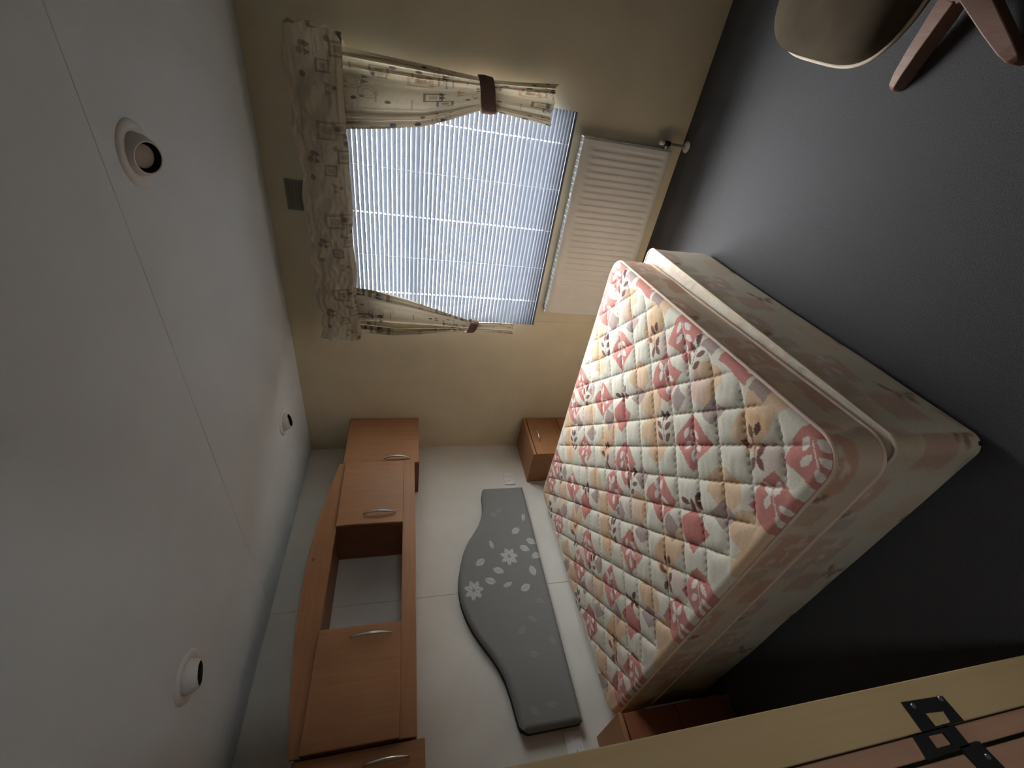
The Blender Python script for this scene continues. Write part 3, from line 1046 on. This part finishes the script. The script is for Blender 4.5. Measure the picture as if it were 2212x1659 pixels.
# quilting: two diagonal families of wavy stitched lines
QS = 0.163
a1 = px + py; a2 = px - py
b1 = a1 + 0.006 * smoothnoise(px, py, 41, 2)
b2 = a2 + 0.006 * smoothnoise(px, py, 42, 2)
lines = lambda v, o: np.abs(np.mod(v - o + QS / 2, QS) - QS / 2)
O1, O2 = -3.157, 0.005
d1 = lines(b1, O1) / (QS / 2)
d2 = lines(b2, O2) / (QS / 2)
puff = (1 - (1 - d1) ** 3.2) * (1 - (1 - d2) ** 3.2)
# stitches: the seam itself wanders in small scallops inside the groove
g1 = lines(b1 + 0.0050 * np.sin(a2 * 2 * np.pi / 0.034), O1)
g2 = lines(b2 + 0.0042 * np.sin(a1 * 2 * np.pi / 0.034 + 1.0), O2)
groove = np.maximum(np.exp(-(g1 / 0.0040) ** 2), 0.9 * np.exp(-(g2 / 0.0040) ** 2))
inset = np.clip((dist - 0.03) / 0.05, 0, 1)
wr = smoothnoise(px, py, 43, 7) * 0.0014 + smoothnoise(a1 * 2.2, a2 * 0.8, 44, 8) * 0.0012 * puff
pz = MZ1 - edge + (0.0105 * (puff - 0.7) - 0.0042 * groove + wr) * inset + 0.006 * smoothnoise(px, py, 45, 0.8)
P = shear(np.stack([px, py, pz], -1))
grid_mesh('quilted_top', P, bed_print(px, py), M['print'], mat_root)
# side wall
per = rounded_rect(MX0, MX1, MY0, MY1, RC)
n = len(per)
sl = np.r_[0, np.cumsum(np.hypot(*np.diff(per, axis=0).T))]
cen = np.array([(MX0 + MX1) / 2, (MY0 + MY1) / 2])
nv = 16
tt = np.linspace(0, 1, nv)
zz = MZ0 + (MZ1 - rf - MZ0) * tt
tang = np.roll(per, -1, 0) - np.roll(per, 1, 0)
tang /= np.linalg.norm(tang, axis=1)[:, None]
nor = np.stack([tang[:, 1], -tang[:, 0]], -1)
bul = (0.006 * np.sin(np.pi * tt) ** 0.8)[None, :] + 0.005 * smoothnoise(sl[:, None] * np.ones((1, nv)), tt[None, :] * 0.3 * np.ones((n, 1)), 51, 2.2)
P = np.zeros((n, nv, 3))
P[..., 0] = per[:, 0:1] + nor[:, 0:1] * bul; P[..., 1] = per[:, 1:2] + nor[:, 1:2] * bul
P[..., 2] = zz[None, :]
sc = bed_print(sl[:, None] * 0.8 + np.zeros((1, nv)), (zz * 1.2)[None, :] + np.zeros((n, 1)) + 0.25, 0.65)
sc = sc * 0.55 + np.array(lin(196, 150, 100)) * 0.45  # tan mix puts the warm shading of the mattress sides into the print
grid_mesh('border', shear(P), sc, M['print'], mat_root, wrap_u=True)
for zp, out, nm in ((MZ1 - 0.018, 0.001, 'M'), (MZ0 + 0.010, 0.003, 'M')):
    L3 = np.c_[per + nor * out, np.full(n, zp)]
    MB().loop_tube(shear(L3), 0.0052, 8).build('piping', M['piping'], mat_root, True)

# divan base
BX0, BX1, BYF, BYH = -1.945, -0.575, -1.935, -0.085
base = thing('divan_base', (-1.26, -1.0, 0.0), 'divan bed base in pale printed fabric under the mattress', 'bed base')
BZ0, BZ1 = 0.035, 0.334
per = rounded_rect(BX0, BX1, BYF, BYH, 0.045, 10, 0.008)
n = len(per)
sl = np.r_[0, np.cumsum(np.hypot(*np.diff(per, axis=0).T))]
tang = np.roll(per, -1, 0) - np.roll(per, 1, 0)
tang /= np.linalg.norm(tang, axis=1)[:, None]
nor = np.stack([tang[:, 1], -tang[:, 0]], -1)
nv = 46
tt = np.linspace(0, 1, nv)
zz = BZ0 + (BZ1 - BZ0) * tt
bul = 0.003 * smoothnoise(sl[:, None] * np.ones((1, nv)), tt[None, :] * 0.4 * np.ones((n, 1)), 61, 2.0) - 0.02 * np.clip(0.05 - tt, 0, 1)[None, :]
P = np.zeros((n, nv, 3))
P[..., 0] = per[:, 0:1] + nor[:, 0:1] * bul; P[..., 1] = per[:, 1:2] + nor[:, 1:2] * bul
P[..., 2] = zz[None, :]
sc = bed_print(sl[:, None] * 1.0 + np.zeros((1, nv)), (zz * 1.0)[None, :] + np.zeros((n, 1)) + 0.52, 0.6)
sc2 = bed_print(sl[:, None] * 1.0 + 0.012 + np.zeros((1, nv)), (zz * 1.0)[None, :] + np.zeros((n, 1)) + 0.52, 0.6)
sc = (sc + sc2) / 2 * 0.6 + np.array(lin(198, 174, 138)) * 0.4  # tan share paints the base sides' warm shading into the fabric colour
grid_mesh('side_cover', P, sc, M['print'], base, wrap_u=True)
nx_, ny_ = 60, 80
gx = np.linspace(BX0 + 0.004, BX1 - 0.004, nx_)[:, None] * np.ones((1, ny_))
gy = np.linspace(BYF + 0.004, BYH - 0.004, ny_)[None, :] * np.ones((nx_, 1))
RC = 0.042
cx_ = np.clip(gx, BX0 + RC, BX1 - RC); cy_ = np.clip(gy, BYF + RC, BYH - RC)
ddx, ddy = gx - cx_, gy - cy_
dd = np.hypot(ddx, ddy); mxx = np.maximum(np.abs(ddx), np.abs(ddy))
scl = np.where((np.abs(ddx) > 0) & (np.abs(ddy) > 0) & (dd > 1e-9), mxx / np.maximum(dd, 1e-9), 1.0)
px = cx_ + ddx * scl; py = cy_ + ddy * scl
grid_mesh('top_cover', np.stack([px, py, np.full_like(px, BZ1)], -1), bed_print(px + .2, py + .1) * 0.3 + c_cream * 0.7, M['print'], base)
MB().loop_tube(np.c_[per, np.full(n, BZ1)], 0.0045, 8).build('piping', M['piping_cream'], base, True)
MB().box(BX0 + 0.01, BX1 - 0.01, BYF + 0.01, BYH - 0.01, 0.036, 0.045).build('underside', M['black'], base)
for cx0 in (BX0 + 0.12, BX1 - 0.12):
    for cy0 in (BYF + 0.15, BYH - 0.15):
        MB().lathe([(0, 0.0), (0.022, 0.0), (0.026, 0.008), (0.026, 0.028), (0.018, 0.0355), (0, 0.0355)], (cx0, cy0, 0.0), (0, 0, 1), 18).build('castor', M['black'], base, True)

# ------------------------------------------------------------------ footstool with wooden star base
fs = thing('footstool', (-1.19, -2.885, 0.0), 'beige padded footstool on a reddish wooden star base', 'footstool')
cu = np.linspace(0, 2 * np.pi, 72, endpoint=False)[:, None]
cv = np.linspace(-np.pi / 2, np.pi / 2, 36)[None, :]


def sp(v, e): return np.sign(v) * np.abs(v) ** e


hxs, hys, hzs = 0.235, 0.235, 0.072
X = hxs * sp(np.cos(cv), 0.42) * sp(np.cos(cu), 0.55)
Y = hys * sp(np.cos(cv), 0.42) * sp(np.sin(cu), 0.55)
Z = hzs * sp(np.sin(cv), 0.75) * np.ones_like(cu)
crown = 0.018 * np.cos(np.clip(X / hxs, -1, 1) * 1.4) * np.cos(np.clip(Y / hys, -1, 1) * 1.4) * (Z > 0)
Z = Z + crown + 0.004 * smoothnoise(X, Y, 71, 4)
ang = math.radians(-8)
Xr = X * math.cos(ang) - Y * math.sin(ang); Yr = X * math.sin(ang) + Y * math.cos(ang)
P = np.stack([Xr - 1.115, Yr - 2.905, Z + 0.335], -1)
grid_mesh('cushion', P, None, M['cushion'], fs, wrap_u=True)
lp = []
for k in range(72):
    a = 2 * math.pi * k / 72
    x = (hxs + 0.002) * math.copysign(abs(math.cos(a)) ** 0.55, math.cos(a)); y = (hys + 0.002) * math.copysign(abs(math.sin(a)) ** 0.55, math.sin(a))
    lp.append((x * math.cos(ang) - y * math.sin(ang) - 1.115, x * math.sin(ang) + y * math.cos(ang) - 2.905, 0.322))
MB().loop_tube(lp, 0.005, 8).build('piping', M['piping_cream'], fs, True)
MB().box(-1.27, -0.99, -3.03, -2.80, 0.246, 0.266, 0.004).build('seat_plate', M['chair_wood'], fs)
MB().lathe([(0, 0.05), (0.055, 0.05), (0.055, 0.085), (0.036, 0.10), (0.034, 0.245), (0, 0.245)], (-1.19, -2.885, 0.0), (0, 0, 1), 24).build('hub', M['chair_wood'], fs, True, 40)
for k in range(5):
    tipx, tipy = [(-1.107, -2.644), (-1.401, -2.716), (-1.43, -2.99), (-1.19, -3.14), (-0.955, -2.95)][k]
    d = Vector((tipx + 1.19, tipy + 2.885, 0)); L = d.length; d.normalize()
    nrm = Vector((-d.y, d.x, 0))
    lg = bmesh.new()
    prof = [(0.045, 0.026, 0.044, 0.092), (0.30 * L, 0.024, 0.034, 0.086), (0.62 * L, 0.020, 0.018, 0.070), (0.86 * L, 0.016, 0.003, 0.054), (0.97 * L, 0.012, 0.001, 0.042), (L, 0.006, 0.003, 0.030)]
    rings = []
    for rr, hw, z0, z1 in prof:
        c0 = Vector((-1.19, -2.885, 0)) + d * rr
        rings.append([lg.verts.new(c0 + nrm * sx_ * hw + Vector((0, 0, zc))) for sx_, zc in ((-1, z0), (1, z0), (1, z1), (-1, z1))])
    fsx = []
    for a_, b_ in zip(rings[:-1], rings[1:]):
        for q in range(4):
            lg.faces.new([a_[q], a_[(q + 1) % 4], b_[(q + 1) % 4], b_[q]])
    lg.faces.new(rings[0]); lg.faces.new(rings[-1])
    bmesh.ops.recalc_face_normals(lg, faces=lg.faces)
    bmesh.ops.bevel(lg, geom=list(lg.edges), offset=0.003, segments=2, affect='EDGES', profile=0.5)
    me = bpy.data.meshes.new('leg'); lg.to_mesh(me); lg.free()
    add_obj('leg', me, M['chair_wood'], fs)

# ------------------------------------------------------------------ ceiling spotlights
def spotlight(x, y, axis, label):
    root = thing('ceiling_spotlight', (x, y, H), label, 'spotlight', 'recessed eyeball spotlights in the ceiling')
    a = Vector(axis).normalized()
    MB().lathe([(0.052, -0.002), (0.058, -0.007), (0.070, -0.008), (0.080, -0.004), (0.082, 0.0)], (x, y, H), (0, 0, 1), 48).build('bezel', M['white_plastic'], root, True)
    R = 0.052
    c = Vector((x, y, H - 0.004))
    prof = []
    A0 = 50
    for k in range(15):
        t_ = math.radians(A0 + (108 - A0) * (1 - k / 14))
        prof.append((R * math.sin(t_), R * math.cos(t_)))
    rr, hh = prof[-1]
    MB().lathe(prof + [(rr - 0.0025, hh - 0.0005), (rr - 0.003, hh - 0.003)], c, a, 44).build('eyeball', M['white_plastic'], root, True, 50)
    MB().lathe([(rr - 0.003, hh - 0.002), (rr - 0.0035, 0.006), (0.0, 0.004)], c, a, 36).build('baffle', M['black'], root, True, 40)
    MB().lathe([(0.030, 0.010), (0.029, 0.0185), (0.020, 0.0205), (0, 0.021)], c, a, 36).build('lamp', M['lamp'], root, True, 50)


spotlight(-1.050, -2.178, (-0.45, 0.10, -1.0), 'ceiling spotlight with its beige lamp face showing, close beside the ceiling joint')
spotlight(-0.440, -0.680, (0.15, -0.25, -1.0), 'ceiling spotlight nearest the room corner above the window-side wall cupboard')
spotlight(-1.760, -0.735, (0.2, 0.05, -1.0), 'ceiling spotlight on the doorway side of the ceiling joint above the bed')

for o in bpy.data.objects:
    if '_wl' in o:
        del o['_wl']
